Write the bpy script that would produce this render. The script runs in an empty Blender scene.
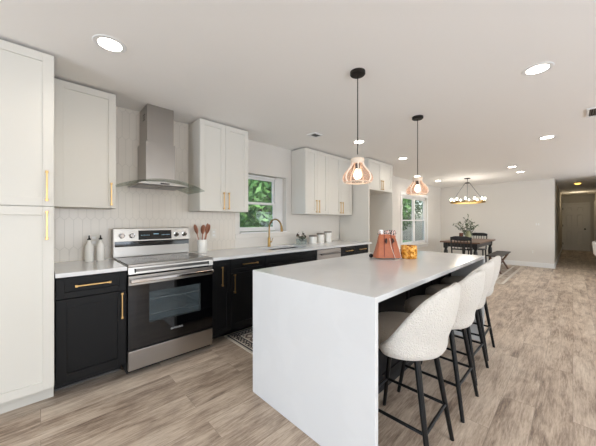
import bpy, bmesh, math, random
from mathutils import Vector, Matrix
random.seed(7)
PI = math.pi
SC = bpy.context.scene
COL = SC.collection

# ------------------------------------------------------------------ camera
YAW = math.radians(45.95)                       # angle from the view axis to +X (along the cabinets)
FPX = 266.0
cd = bpy.data.cameras.new('camera'); cam = bpy.data.objects.new('camera', cd); COL.objects.link(cam)
cam.location = (0, 0, 1.278)
cam.rotation_euler = (PI/2, 0, YAW - PI/2)
cd.sensor_width = 36; cd.lens = 36*FPX/596; cd.shift_y = -1.5/596; cd.clip_start = .02
SC.camera = cam

# ------------------------------------------------------------------ world, sun, added daylight, exposure
w = bpy.data.worlds.new('sky'); SC.world = w; w.use_nodes = True
nt = w.node_tree; bg = nt.nodes['Background']
sky = nt.nodes.new('ShaderNodeTexSky'); sky.sky_type = 'NISHITA'; sky.sun_disc = False
sky.sun_elevation = math.radians(48); sky.sun_rotation = math.radians(192); sky.air_density = 1.0; sky.dust_density = 2.5
nt.links.new(sky.outputs[0], bg.inputs[0]); bg.inputs[1].default_value = .22
sd = bpy.data.lights.new('sun', 'SUN'); sd.energy = 1.4; sd.angle = .02; sd.color = (1, .95, .86)
so = bpy.data.objects.new('sun', sd); COL.objects.link(so); so.rotation_euler = (math.radians(32), 0, math.radians(12))

def area(name, loc, rot, sx, sy, power, color):
    l = bpy.data.lights.new(name, 'AREA'); l.shape = 'RECTANGLE'; l.size = sx; l.size_y = sy
    l.energy = power; l.color = color
    o = bpy.data.objects.new(name, l); COL.objects.link(o); o.location = loc; o.rotation_euler = rot
    return o
DAY = (.79, .92, 1.10)
TILT = math.radians(58)                         # aims the added area lights upward to brighten the ceiling
# area lights added at assumed, unseen openings behind and beside the camera
area('added_daylight_left', (-4.92, .3, 1.35), (PI/2+TILT*.6, 0, -PI/2), 3.4, 1.9, 88, DAY)
area('added_daylight_back', (.6, -3.42, 1.2), (PI/2+TILT, 0, 0), 2.6, 2.1, 58, DAY)
area('added_daylight_side', (4.6, -3.42, 1.35), (PI/2+TILT, 0, 0), 2.6, 1.6, 21, DAY)
area('added_daylight_far', (8.2, -3.42, 1.35), (PI/2+TILT, 0, 0), 2.2, 1.6, 40, DAY)
SC.view_settings.view_transform = 'Standard'; SC.view_settings.look = 'None'
SC.view_settings.gamma = 1; SC.view_settings.use_curve_mapping = False
SC.view_settings.exposure = 1.08
DOWNLIGHT_W = 5

# ------------------------------------------------------------------ materials
def lin(c):
    return tuple(((v/255)/12.92 if v/255 <= .04045 else ((v/255+.055)/1.055)**2.4) for v in c) + (1,)
def mat(name, rgb, rough=.5, metal=0, spec=.5, bump=0, bscale=50, var=0, vscale=8, emit=None, estr=0, coat=0, aniso=None):
    m = bpy.data.materials.new(name); m.use_nodes = True
    t = m.node_tree; n = t.nodes; b = n['Principled BSDF']
    c = lin(rgb)
    b.inputs['Base Color'].default_value = c; b.inputs['Roughness'].default_value = rough
    b.inputs['Metallic'].default_value = metal; b.inputs['Specular IOR Level'].default_value = spec
    b.inputs['Coat Weight'].default_value = coat
    tc = n.new('ShaderNodeTexCoord')
    if var:
        no = n.new('ShaderNodeTexNoise'); no.inputs['Scale'].default_value = vscale; no.inputs['Detail'].default_value = 4
        mx = n.new('ShaderNodeMix'); mx.data_type = 'RGBA'
        mx.inputs[6].default_value = tuple(v*(1-var) for v in c[:3])+(1,)
        mx.inputs[7].default_value = tuple(min(1, v*(1+var)) for v in c[:3])+(1,)
        t.links.new(tc.outputs['Object'], no.inputs['Vector']); t.links.new(no.outputs['Fac'], mx.inputs[0])
        t.links.new(mx.outputs[2], b.inputs['Base Color'])
    if bump:
        nb = n.new('ShaderNodeTexNoise'); nb.inputs['Scale'].default_value = bscale; nb.inputs['Detail'].default_value = 3
        if aniso:
            mp = n.new('ShaderNodeMapping'); mp.inputs['Scale'].default_value = aniso
            t.links.new(tc.outputs['Object'], mp.inputs[0]); t.links.new(mp.outputs[0], nb.inputs['Vector'])
        else: t.links.new(tc.outputs['Object'], nb.inputs['Vector'])
        bp = n.new('ShaderNodeBump'); bp.inputs['Strength'].default_value = bump; bp.inputs['Distance'].default_value = .01
        t.links.new(nb.outputs['Fac'], bp.inputs['Height']); t.links.new(bp.outputs[0], b.inputs['Normal'])
    if emit:
        b.inputs['Emission Color'].default_value = lin(emit); b.inputs['Emission Strength'].default_value = estr
    return m
def glassy(name, rgb, alpha, rough=.03, spec=.08):
    """thin clear sheet: part transparent, part glossy, part tinted"""
    m = bpy.data.materials.new(name); m.use_nodes = True; t = m.node_tree; n = t.nodes
    n.remove(n['Principled BSDF']); out = n['Material Output']
    tr = n.new('ShaderNodeBsdfTransparent'); tr.inputs[0].default_value = lin(rgb)
    gl = n.new('ShaderNodeBsdfGlossy'); gl.inputs['Roughness'].default_value = rough
    df = n.new('ShaderNodeBsdfDiffuse'); df.inputs[0].default_value = lin(rgb)
    fr = n.new('ShaderNodeFresnel'); ge = n.new('ShaderNodeNewGeometry')
    t.links.new(mathn(t, 'SUBTRACT', 1.45, mathn(t, 'MULTIPLY', ge.outputs['Backfacing'], 1.45-1/1.45)), fr.inputs[0])
    m1 = n.new('ShaderNodeMixShader'); m1.inputs[0].default_value = alpha
    t.links.new(tr.outputs[0], m1.inputs[1]); t.links.new(df.outputs[0], m1.inputs[2])
    m2 = n.new('ShaderNodeMixShader'); t.links.new(mathn(t, 'MULTIPLY', fr.outputs[0], .35), m2.inputs[0])
    t.links.new(m1.outputs[0], m2.inputs[1]); t.links.new(gl.outputs[0], m2.inputs[2]); t.links.new(m2.outputs[0], out.inputs[0])
    return m
def mathn(t, op, a, b=None, c=None):
    n = t.nodes.new('ShaderNodeMath'); n.operation = op
    for i, v in enumerate((a, b, c)):
        if v is None: continue
        if isinstance(v, (int, float)): n.inputs[i].default_value = v
        else: t.links.new(v, n.inputs[i])
    return n.outputs[0]

M = {}
M['wall'] = mat('wall_paint', (224, 218, 209), .75, bump=.03, bscale=90)
M['ceiling'] = mat('ceiling_paint', (247, 243, 237), .85, bump=.04, bscale=70)
M['hall'] = mat('hall_dimmed_paint', (196, 188, 172), .8)  # wall colour darkened to stand in for the dim hall light
M['trim'] = mat('trim_paint', (236, 234, 230), .45)
M['white_cab'] = mat('white_cabinet_paint', (218, 213, 202), .42)
M['white_in'] = mat('cabinet_side_paint', (216, 210, 199), .5)
M['black_cab'] = mat('black_cabinet_paint', (12, 12, 13), .5, spec=.25)
M['gap'] = mat('toe_kick_black', (12, 12, 13), .6)
M['gold'] = mat('brushed_gold', (204, 168, 112), .33, 1, bump=.02, bscale=200)
M['brass'] = mat('aged_brass', (158, 128, 78), .3, 1)
M['steel'] = mat('brushed_steel', (166, 161, 155), .30, 1, bump=.02, bscale=30, aniso=(1, 1, 40))
M['steel_d'] = mat('dark_steel', (120, 117, 114), .3, 1)
M['blackglass'] = mat('black_glass', (6, 6, 7), .05, spec=.6)
M['cooktop'] = mat('ceramic_cooktop', (34, 29, 27), .16, spec=.35)
M['black'] = mat('black_plastic', (14, 14, 15), .4)
M['blackmetal'] = mat('black_powder_coated_metal', (10, 10, 11), .4, spec=.35)
M['bronze'] = mat('dark_bronze', (42, 38, 34), .45, .6)
M['porcelain'] = mat('white_ceramic', (236, 232, 224), .22)
M['outlet'] = mat('outlet_plastic', (224, 218, 207), .4)
M['emit_w'] = mat('downlight_diffuser', (255, 255, 255), .5, emit=(255, 246, 232), estr=9)
M['bulb'] = mat('warm_bulb', (255, 240, 220), .5, emit=(255, 236, 212), estr=4)
M['bulb2'] = mat('candle_bulb', (255, 240, 220), .5, emit=(255, 240, 218), estr=5)
M['glass'] = glassy('window_glass', (250, 252, 252), .02)
M['clear'] = glassy('clear_glass', (235, 240, 238), .12)
M['ovenglass'] = glassy('oven_window_glass', (205, 212, 214), .05)
M['amberglass'] = glassy('blush_glass', (250, 228, 214), .13, .12)
M['hoodglass'] = glassy('hood_canopy_glass', (232, 236, 232), .04)
M['wood'] = mat('walnut_spoon', (172, 116, 90), .55, var=.25, vscale=30)
M['woodrim'] = mat('pale_wood', (228, 208, 186), .5, var=.1, vscale=40)
M['darkwood'] = mat('black_stained_wood', (24, 22, 22), .4, var=.3, vscale=12)
M['tablewood'] = mat('brown_table_wood', (112, 84, 66), .4, var=.3, vscale=9)
M['green1'] = mat('leaf_green', (96, 140, 70), .6, var=.5, vscale=3)
M['green2'] = mat('leaf_dark_green', (60, 92, 52), .6, var=.45, vscale=3)
M['sage'] = mat('olive_leaf', (98, 108, 84), .6, var=.3, vscale=20)
M['bark'] = mat('bark', (92, 78, 62), .9, bump=.5, bscale=20)
M['grass'] = mat('lawn', (72, 98, 52), .9, var=.35, vscale=2)
M['sinksteel'] = mat('sink_dark_composite', (52, 48, 44), .35, .3)
M['terracotta'] = mat('terracotta_leather', (176, 98, 62), .5, var=.16, vscale=40, bump=.15, bscale=120)
M['strapleather'] = mat('darker_terracotta_leather', (132, 62, 42), .5)
M['cream'] = mat('cream_cord', (226, 214, 196), .7)
M['maroon'] = mat('dark_brown_leather', (60, 36, 28), .5)
M['candle'] = mat('brown_glass_bottle', (96, 58, 42), .25)
M['paleglass'] = glassy('pale_green_glass', (214, 214, 176), .45)
M['enamel'] = mat('oven_enamel', (120, 134, 138), .35)
M['chrome'] = mat('polished_chrome', (214, 214, 214), .12, 1)
M['vent'] = mat('vent_shadow', (70, 68, 62), .7)
M['fabric'] = mat('taupe_seat_fabric', (150, 136, 120), .9, bump=.5, bscale=160)
M['display'] = mat('oven_display', (8, 8, 10), .08)
M['displaytxt'] = mat('display_digits', (150, 190, 210), .4, emit=(150, 200, 230), estr=.12)
M['logo'] = mat('logo_silver', (205, 205, 205), .4)

def boucle(name='cream_boucle', rgb=(220, 213, 202)):
    m = mat(name, rgb, .95, spec=.1)
    t = m.node_tree; n = t.nodes; b = n['Principled BSDF']
    tc = n.new('ShaderNodeTexCoord'); v = n.new('ShaderNodeTexVoronoi'); v.inputs['Scale'].default_value = 150
    no = n.new('ShaderNodeTexNoise'); no.inputs['Scale'].default_value = 90; no.inputs['Detail'].default_value = 4
    t.links.new(tc.outputs['Object'], v.inputs['Vector']); t.links.new(tc.outputs['Object'], no.inputs['Vector'])
    s = mathn(t, 'ADD', v.outputs['Distance'], no.outputs['Fac'])
    bp = n.new('ShaderNodeBump'); bp.inputs['Strength'].default_value = .9; bp.inputs['Distance'].default_value = .006
    t.links.new(s, bp.inputs['Height']); t.links.new(bp.outputs[0], b.inputs['Normal'])
    b.inputs['Sheen Weight'].default_value = .3
    return m
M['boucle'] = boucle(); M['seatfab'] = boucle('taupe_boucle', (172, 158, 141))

def quartz():
    m = mat('white_quartz', (226, 225, 224), .13, spec=.5)
    t = m.node_tree; n = t.nodes; b = n['Principled BSDF']
    tc = n.new('ShaderNodeTexCoord'); no = n.new('ShaderNodeTexNoise')
    no.inputs['Scale'].default_value = 2.2; no.inputs['Detail'].default_value = 8; no.inputs['Distortion'].default_value = 1.2
    cr = n.new('ShaderNodeValToRGB'); cr.color_ramp.elements[0].position = .46; cr.color_ramp.elements[1].position = .54
    cr.color_ramp.elements[0].color = lin((222, 221, 219)); cr.color_ramp.elements[1].color = lin((220, 219, 217))
    t.links.new(tc.outputs['Object'], no.inputs['Vector']); t.links.new(no.outputs['Fac'], cr.inputs[0]); t.links.new(cr.outputs[0], b.inputs['Base Color'])
    return m
M['quartz'] = quartz()

def planks():
    m = mat('vinyl_plank_floor', (150, 130, 112), .38, spec=.4)
    t = m.node_tree; n = t.nodes; b = n['Principled BSDF']
    tc = n.new('ShaderNodeTexCoord')
    br = n.new('ShaderNodeTexBrick'); br.offset = .37; br.offset_frequency = 2
    br.inputs['Scale'].default_value = 1; br.inputs['Brick Width'].default_value = 1.22; br.inputs['Row Height'].default_value = .18
    br.inputs['Mortar Size'].default_value = .0012; br.inputs['Mortar Smooth'].default_value = .2; br.inputs['Bias'].default_value = 0
    br.inputs['Color1'].default_value = (0, 0, 0, 1); br.inputs['Color2'].default_value = (1, 1, 1, 1); br.inputs['Mortar'].default_value = (.5, .5, .5, 1)
    t.links.new(tc.outputs['Object'], br.inputs['Vector'])
    # per-plank shift of the grain pattern
    sp = n.new('ShaderNodeSeparateXYZ'); t.links.new(tc.outputs['Object'], sp.inputs[0])
    sh = mathn(t, 'MULTIPLY', br.outputs['Color'], 13.7)
    cb = n.new('ShaderNodeCombineXYZ'); t.links.new(mathn(t, 'ADD', sp.outputs[0], sh), cb.inputs[0]); t.links.new(sp.outputs[1], cb.inputs[1]); t.links.new(sh, cb.inputs[2])
    def noise(scale, sx, sy, det, dist=0):
        mp = n.new('ShaderNodeMapping'); mp.inputs['Scale'].default_value = (sx, sy, 1)
        t.links.new(cb.outputs[0], mp.inputs[0])
        no = n.new('ShaderNodeTexNoise'); no.inputs['Scale'].default_value = scale; no.inputs['Detail'].default_value = det
        no.inputs['Distortion'].default_value = dist; no.inputs['Roughness'].default_value = .62
        t.links.new(mp.outputs[0], no.inputs['Vector']); return no.outputs['Fac']
    a = noise(2.2, 1, 6.5, 5, .8); g = noise(9, 1, 12, 8, .3); k = noise(3.2, .8, 2.2, 3)
    f = mathn(t, 'ADD', mathn(t, 'MULTIPLY', a, .42), mathn(t, 'MULTIPLY', g, .38))
    h2 = noise(34, 1, 9, 6, .2); f = mathn(t, 'ADD', f, mathn(t, 'MULTIPLY', h2, .20))
    f = mathn(t, 'ADD', f, mathn(t, 'MULTIPLY', mathn(t, 'SUBTRACT', br.outputs['Color'], .5), .09))
    f = mathn(t, 'ADD', f, mathn(t, 'MULTIPLY', mathn(t, 'SUBTRACT', k, .5), .35))
    cr = n.new('ShaderNodeValToRGB'); e = cr.color_ramp.elements
    e[0].position = .34; e[0].color = lin((118, 99, 84)); e[1].position = .63; e[1].color = lin((216, 199, 178))
    x = e.new(.43); x.color = lin((162, 142, 123)); x = e.new(.51); x.color = lin((190, 170, 149))
    t.links.new(f, cr.inputs[0])
    mx = n.new('ShaderNodeMix'); mx.data_type = 'RGBA'; t.links.new(mathn(t, 'MULTIPLY', br.outputs['Fac'], .55), mx.inputs[0])
    t.links.new(cr.outputs[0], mx.inputs[6]); mx.inputs[7].default_value = lin((92, 76, 64)); t.links.new(mx.outputs[2], b.inputs['Base Color'])
    bp = n.new('ShaderNodeBump'); bp.inputs['Strength'].default_value = .12; bp.inputs['Distance'].default_value = .003
    t.links.new(g, bp.inputs['Height']); t.links.new(bp.outputs[0], b.inputs['Normal'])
    return m
M['planks'] = planks()

def picket():
    """long hexagon 'picket' tiles standing upright, in world x / z"""
    W, Hh, P, G = .063, .305, .031, .0013
    m = mat('picket_tile', (236, 231, 220), .25, spec=.5)
    t = m.node_tree; n = t.nodes; b = n['Principled BSDF']
    ge = n.new('ShaderNodeNewGeometry'); sp = n.new('ShaderNodeSeparateXYZ'); t.links.new(ge.outputs['Position'], sp.inputs[0])
    X = mathn(t, 'SUBTRACT', sp.outputs[0], .123); Zz = mathn(t, 'SUBTRACT', sp.outputs[2], 1.322-Hh/2)
    vp = 2*(Hh-P)
    def dist(ox, oz):
        xx = mathn(t, 'ABSOLUTE', mathn(t, 'WRAP', mathn(t, 'ADD', X, ox), W/2, -W/2))
        zz = mathn(t, 'ABSOLUTE', mathn(t, 'WRAP', mathn(t, 'ADD', Zz, oz), vp/2, -vp/2))
        d1 = mathn(t, 'SUBTRACT', W/2, xx)
        ca = math.cos(math.atan2(P, W/2))
        d2 = mathn(t, 'MULTIPLY', mathn(t, 'SUBTRACT', mathn(t, 'SUBTRACT', Hh/2, zz), mathn(t, 'MULTIPLY', xx, 2*P/W)), ca)
        return mathn(t, 'MINIMUM', d1, d2)
    d = mathn(t, 'MAXIMUM', dist(0, 0), dist(W/2, vp/2))
    gr = n.new('ShaderNodeMapRange'); gr.inputs[1].default_value = G*.5; gr.inputs[2].default_value = G*1.3
    gr.inputs[3].default_value = 0; gr.inputs[4].default_value = 1; t.links.new(d, gr.inputs[0])
    no = n.new('ShaderNodeTexNoise'); no.inputs['Scale'].default_value = 5; t.links.new(ge.outputs['Position'], no.inputs['Vector'])
    tl = n.new('ShaderNodeMix'); tl.data_type = 'RGBA'; tl.inputs[6].default_value = lin((222, 212, 198)); tl.inputs[7].default_value = lin((227, 218, 205)); t.links.new(no.outputs['Fac'], tl.inputs[0])
    mx = n.new('ShaderNodeMix'); mx.data_type = 'RGBA'; mx.inputs[6].default_value = lin((196, 188, 174))
    t.links.new(gr.outputs[0], mx.inputs[0]); t.links.new(tl.outputs[2], mx.inputs[7]); t.links.new(mx.outputs[2], b.inputs['Base Color'])
    bp = n.new('ShaderNodeBump'); bp.inputs['Strength'].default_value = .4; bp.inputs['Distance'].default_value = .001
    t.links.new(gr.outputs[0], bp.inputs['Height']); t.links.new(bp.outputs[0], b.inputs['Normal'])
    return m
M['picket'] = picket()

def rugmat(name, cols, scale, kind='v'):
    m = mat(name, cols[0], .95, spec=.1); t = m.node_tree; n = t.nodes; b = n['Principled BSDF']
    tc = n.new('ShaderNodeTexCoord')
    if kind == 'v':
        v = n.new('ShaderNodeTexVoronoi'); v.distance = 'MANHATTAN'; v.inputs['Scale'].default_value = scale; o = v.outputs['Distance']
        v.inputs['Randomness'].default_value = .35
    else:
        v = n.new('ShaderNodeTexNoise'); v.inputs['Scale'].default_value = scale; v.inputs['Detail'].default_value = 5; o = v.outputs['Fac']
    t.links.new(tc.outputs['Object'], v.inputs['Vector'])
    cr = n.new('ShaderNodeValToRGB'); cr.color_ramp.interpolation = 'CONSTANT' if kind == 'v' else 'LINEAR'
    e = cr.color_ramp.elements; k = len(cols)
    lo, hi = (0, .8) if kind == 'v' else (.35, .65)
    for i, c in enumerate(cols):
        p = lo+(hi-lo)*i/(k-1)
        x = e[0] if i == 0 else (e[1] if i == 1 else e.new(p)); x.position = p; x.color = lin(c)
    t.links.new(o, cr.inputs[0]); t.links.new(cr.outputs[0], b.inputs['Base Color'])
    return m
M['rug_field'] = rugmat('runner_field', [(74, 66, 66), (186, 172, 156), (112, 96, 92), (200, 188, 170)], 9)
M['rug_band'] = rugmat('runner_band', [(196, 184, 166), (70, 64, 66), (190, 176, 158)], 22)
M['rug_dark'] = mat('runner_dark', (74, 68, 70), .95)
M['rug_cream'] = mat('runner_cream', (210, 200, 182), .95)
M['rug2'] = rugmat('faded_rug', [(150, 136, 122), (190, 178, 162), (166, 142, 128)], 5, 'n')
M['rug2b'] = mat('faded_rug_border', (208, 198, 183), .95)
M['tortoise'] = rugmat('amber_tortoise_glass', [(120, 62, 22), (214, 140, 50), (232, 172, 76), (240, 206, 140)], 38, 'n')
M['tortoise'].node_tree.nodes['Principled BSDF'].inputs['Roughness'].default_value = .15
M['ribglass'] = mat('pale_rib', (244, 226, 208), .3)
M['scarf'] = rugmat('patterned_scarf', [(30, 26, 26), (236, 228, 214), (184, 76, 50), (240, 234, 224), (60, 40, 34)], 60)

# ------------------------------------------------------------------ mesh helpers
class B:
    def __init__(s): s.bm = bmesh.new(); s.mi = 0
    def _f(s, vs):
        try:
            f = s.bm.faces.new(vs); f.material_index = s.mi; return f
        except ValueError: return None
    def box(s, x0, x1, y0, y1, z0, z1):
        v = [s.bm.verts.new(p) for p in ((x0,y0,z0),(x1,y0,z0),(x1,y1,z0),(x0,y1,z0),(x0,y0,z1),(x1,y0,z1),(x1,y1,z1),(x0,y1,z1))]
        for q in ((0,3,2,1),(4,5,6,7),(0,1,5,4),(1,2,6,5),(2,3,7,6),(3,0,4,7)): s._f([v[i] for i in q])
        return s
    def tube(s, pts, r, n=10, cap=True, closed=False):
        pts = [Vector(p) for p in pts]; k = len(pts); rr = r if isinstance(r, (list, tuple)) else [r]*k
        rings = []; up = None
        for i, p in enumerate(pts):
            if closed: d = pts[(i+1) % k]-pts[i-1]
            else: d = pts[min(i+1, k-1)]-pts[max(i-1, 0)]
            d.normalize()
            if up is None: up = Vector((0, 0, 1)) if abs(d.z) < .9 else Vector((0, 1, 0))
            a = d.cross(up); a.normalize(); b = d.cross(a); b.normalize(); up = a.cross(d)
            rings.append([s.bm.verts.new(p+a*math.cos(2*PI*j/n)*rr[i]+b*math.sin(2*PI*j/n)*rr[i]) for j in range(n)])
        m = k if closed else k-1
        for i in range(m):
            A, C = rings[i], rings[(i+1) % k]
            for j in range(n): s._f([A[j], A[(j+1) % n], C[(j+1) % n], C[j]])
        if cap and not closed: s._f(rings[0][::-1]); s._f(rings[-1])
        return s
    def lathe(s, prof, c=(0, 0, 0), n=28, sx=1, sy=1):
        rings = []
        for r, z in prof:
            if r < 1e-6: rings.append([s.bm.verts.new((c[0], c[1], c[2]+z))])
            else: rings.append([s.bm.verts.new((c[0]+r*sx*math.cos(2*PI*j/n), c[1]+r*sy*math.sin(2*PI*j/n), c[2]+z)) for j in range(n)])
        for A, C in zip(rings, rings[1:]):
            for j in range(n):
                k = (j+1) % n
                if len(A) == 1 and len(C) == 1: continue
                if len(A) == 1: s._f([A[0], C[k], C[j]])
                elif len(C) == 1: s._f([A[j], A[k], C[0]])
                else: s._f([A[j], A[k], C[k], C[j]])
        return s
    def prism(s, poly, y0, y1, axis='y'):
        def P(a, b, t): return (a, t, b) if axis == 'y' else ((t, a, b) if axis == 'x' else (a, b, t))
        A = [s.bm.verts.new(P(a, b, y0)) for a, b in poly]; C = [s.bm.verts.new(P(a, b, y1)) for a, b in poly]
        s._f(A); s._f(C[::-1]); k = len(poly)
        for i in range(k): s._f([A[i], C[i], C[(i+1) % k], A[(i+1) % k]])
        return s
    def grid(s, rows, close_u=False):
        R = [[s.bm.verts.new(p) for p in r] for r in rows]
        for A, C in zip(R, R[1:]):
            m = len(A) if close_u else len(A)-1
            for j in range(m): s._f([A[j], A[(j+1) % len(A)], C[(j+1) % len(A)], C[j]])
        return R
    def rot(s, mx): bmesh.ops.transform(s.bm, matrix=mx, verts=s.bm.verts); return s

def rootloc(o):
    while o.parent: o = o.parent
    return o.location
def build(name, b, m, parent=None, smooth=False, bevel=0, origin=None, subsurf=0, recalc=True):
    me = bpy.data.meshes.new(name)
    if recalc: bmesh.ops.recalc_face_normals(b.bm, faces=b.bm.faces)
    if parent: off = rootloc(parent)
    elif origin: off = Vector(origin)
    else:
        vs = [v.co for v in b.bm.verts]
        off = Vector(((min(v.x for v in vs)+max(v.x for v in vs))/2, (min(v.y for v in vs)+max(v.y for v in vs))/2, min(v.z for v in vs)))
    bmesh.ops.translate(b.bm, verts=b.bm.verts, vec=-Vector(off))
    b.bm.to_mesh(me); b.bm.free()
    o = bpy.data.objects.new(name, me); COL.objects.link(o)
    for k in (m if isinstance(m, (list, tuple)) else [m]): me.materials.append(M[k] if isinstance(k, str) else k)
    if smooth:
        me.polygons.foreach_set('use_smooth', [True]*len(me.polygons))
        if smooth == 'auto': me.set_sharp_from_angle(angle=math.radians(40))
    if parent: o.parent = parent
    else: o.location = off
    if bevel:
        md = o.modifiers.new('bevel', 'BEVEL'); md.width = bevel; md.segments = 2; md.limit_method = 'ANGLE'; md.angle_limit = math.radians(40)
    if subsurf:
        md = o.modifiers.new('subsurf', 'SUBSURF'); md.levels = subsurf; md.render_levels = subsurf
    return o
def tag(o, label, cat, group=None, kind=None):
    o['label'] = label; o['category'] = cat
    if group: o['group'] = group
    if kind: o['kind'] = kind
    return o
def thing(name, label, cat, loc, group=None):
    o = bpy.data.objects.new(name, None); COL.objects.link(o); o.location = loc; o.empty_display_size = .1
    return tag(o, label, cat, group)
def struct(name, b, m, **k):
    o = build(name, b, m, **k)
    if not o.parent: o['kind'] = 'structure'
    return o
def copy_tree(o, loc, rz, label, group=None):
    def rec(src, par):
        c = src.copy(); COL.objects.link(c)
        if par: c.parent = par
        for ch in list(src.children):
            if ch.type != 'CAMERA': rec(ch, c)
        return c
    c = rec(o, None); c.location = loc; c.rotation_euler = (0, 0, rz); c['label'] = label
    if group: c['group'] = group
    return c

# ------------------------------------------------------------------ room shell
WY = 3.195; CZ = 2.44; FX = 10.0; HX = 16.9
b = B().box(-5.1, HX+.1, -3.6, WY+.12, -.05, 0); struct('floor', b, 'planks', origin=(0, 0, 0))
b = B().box(-5.1, HX+.1, -3.6, WY+.12, CZ, CZ+.1); struct('ceiling', b, 'ceiling')
# kitchen wall with two openings
K0, K1, KZ0, KZ1 = 1.97, 2.83, 1.128, 1.97      # sink window
D0, D1, DZ0, DZ1 = 6.98, 8.70, .62, 2.0          # dining window
b = B()
b.box(-5.1, K0, WY, WY+.12, 0, CZ).box(K0, K1, WY, WY+.12, 0, KZ0).box(K0, K1, WY, WY+.12, KZ1, CZ)
b.box(K1, D0, WY, WY+.12, 0, CZ).box(D0, D1, WY, WY+.12, 0, DZ0).box(D0, D1, WY, WY+.12, DZ1, CZ).box(D1, FX+.12, WY, WY+.12, 0, CZ)
struct('wall_kitchen', b, 'wall')
# tile on the kitchen wall (thin slab with the window hole)
b = B(); t0, t1 = WY-.006, WY
b.box(.07, 1.895, t0, t1, .9, CZ-.002).box(1.895, 1.9, t0, t1, .9, CZ-.002)
struct('trim_1', b, 'picket')
b = B().box(FX, FX+.12, .35, WY, 0, CZ).box(FX, FX+.12, -3.6, -.62, 0, CZ); struct('wall_far', b, 'wall')
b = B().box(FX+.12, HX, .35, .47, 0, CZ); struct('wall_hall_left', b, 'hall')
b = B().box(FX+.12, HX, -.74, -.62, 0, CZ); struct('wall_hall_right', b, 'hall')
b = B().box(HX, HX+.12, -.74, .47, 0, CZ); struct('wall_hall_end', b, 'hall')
b = B(); b.box(-5.12, -5, -3.6, -1.4, 0, CZ).box(-5.12, -5, 2.0, WY+.12, 0, CZ).box(-5.12, -5, -1.4, 2.0, 0, .4).box(-5.12, -5, -1.4, 2.0, 2.3, CZ)
struct('wall_left', b, 'wall')
b = B()
ops = [(-.7, 1.9, .0, 2.25), (3.3, 5.9, .55, 2.15), (7.1, 9.3, .55, 2.15)]
px = -5.12
for x0, x1, z0, z1 in ops:
    b.box(px, x0, -3.62, -3.5, 0, CZ); 
    if z0: b.box(x0, x1, -3.62, -3.5, 0, z0)
    b.box(x0, x1, -3.62, -3.5, z1, CZ); px = x1
b.box(px, FX+.12, -3.62, -3.5, 0, CZ); struct('wall_right', b, 'wall')
# baseboards
b = B().box(FX-.016, FX, .334, WY, 0, .13).box(FX-.016, FX+.1, .334, .35, 0, .13).box(FX-.022, FX-.016, .33, WY, 0, .02); struct('baseboard_far', b, 'trim', bevel=.004)
b = B().box(5.2, FX-.02, WY-.016, WY, 0, .13); struct('baseboard_kitchen', b, 'trim', bevel=.004)
b = B().box(FX+.12, HX, .334, .35, 0, .13); struct('baseboard_hall_left', b, 'trim')
b = B().box(FX+.12, HX, -.62, -.604, 0, .13); struct('baseboard_hall_right', b, 'trim')
b = B().box(FX-.016, FX, -3.5, -.62, 0, .13); struct('baseboard_far_right', b, 'trim')

# sink window: deep reveal, double hung sash
def sash_window(name, x0, x1, z0, z1, y, fw, n=1, meet=.5, right=None):
    b = B(); f = y+.0
    b.box(x0, x0+fw, f, f+.05, z0, z1).box(x1-fw, x1, f, f+.05, z0, z1).box(x0, x1, f, f+.05, z0, z0+fw).box(x0, x1, f, f+.05, z1-fw, z1)
    root = struct(name, b, 'trim', bevel=.003)
    wx = (x1-x0-2*fw-(n-1)*fw*1.6)/n
    for i in range(n):
        a = x0+fw+i*(wx+fw*1.6); c = a+wx
        if i: build('mullion', B().box(a-fw*1.6, a, f-.004, f+.05, z0+fw, z1-fw), 'trim', root)
        zm = z0+(z1-z0)*meet; s = .032
        for nm, zz0, zz1, yy in (('lower_sash', z0+fw, zm+.018, f+.008), ('upper_sash', zm-.018, z1-fw, f+.028)):
            b = B().box(a, a+s, yy, yy+.02, zz0, zz1).box(c-s, c, yy, yy+.02, zz0, zz1).box(a+s, c-s, yy, yy+.02, zz0, zz0+s).box(a+s, c-s, yy, yy+.02, zz1-s, zz1)
            sh = build(nm, b, 'trim', root, bevel=.002)
            build('pane', B().box(a+s, c-s, yy+.008, yy+.012, zz0+s, zz1-s), 'glass', sh)
    return root
sash_window('window_1', 1.975, 2.70, KZ0+.005, KZ1-.005, WY+.09, .028)
b = B().box(2.70, K1, WY+.09, WY+.12, KZ0, KZ1); struct('trim_2', b, 'trim')
b = B().box(K0-.0, K1, WY-.02, WY+.09, KZ0-.02, KZ0); struct('trim_3', b, 'trim', bevel=.003)
b = B().box(1.90, 2.90, WY-.012, WY, 1.045, KZ0-.02); struct('trim_7', b, 'wall', bevel=.003)
sash_window('window_2', D0, D1, DZ0, DZ1, WY+.03, .05, n=2)
b = B(); cw = .09
b.box(D0-cw, D0, WY-.015, WY, DZ0-.02, DZ1+cw).box(D1, D1+cw, WY-.015, WY, DZ0-.02, DZ1+cw).box(D0, D1, WY-.015, WY, DZ1, DZ1+cw).box(D0-cw, D1+cw, WY-.04, WY, DZ0-.045, DZ0-.02).box(D0-cw, D1+cw, WY-.015, WY, DZ0-.12, DZ0-.045)
struct('trim_4', b, 'trim', bevel=.003)

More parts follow.
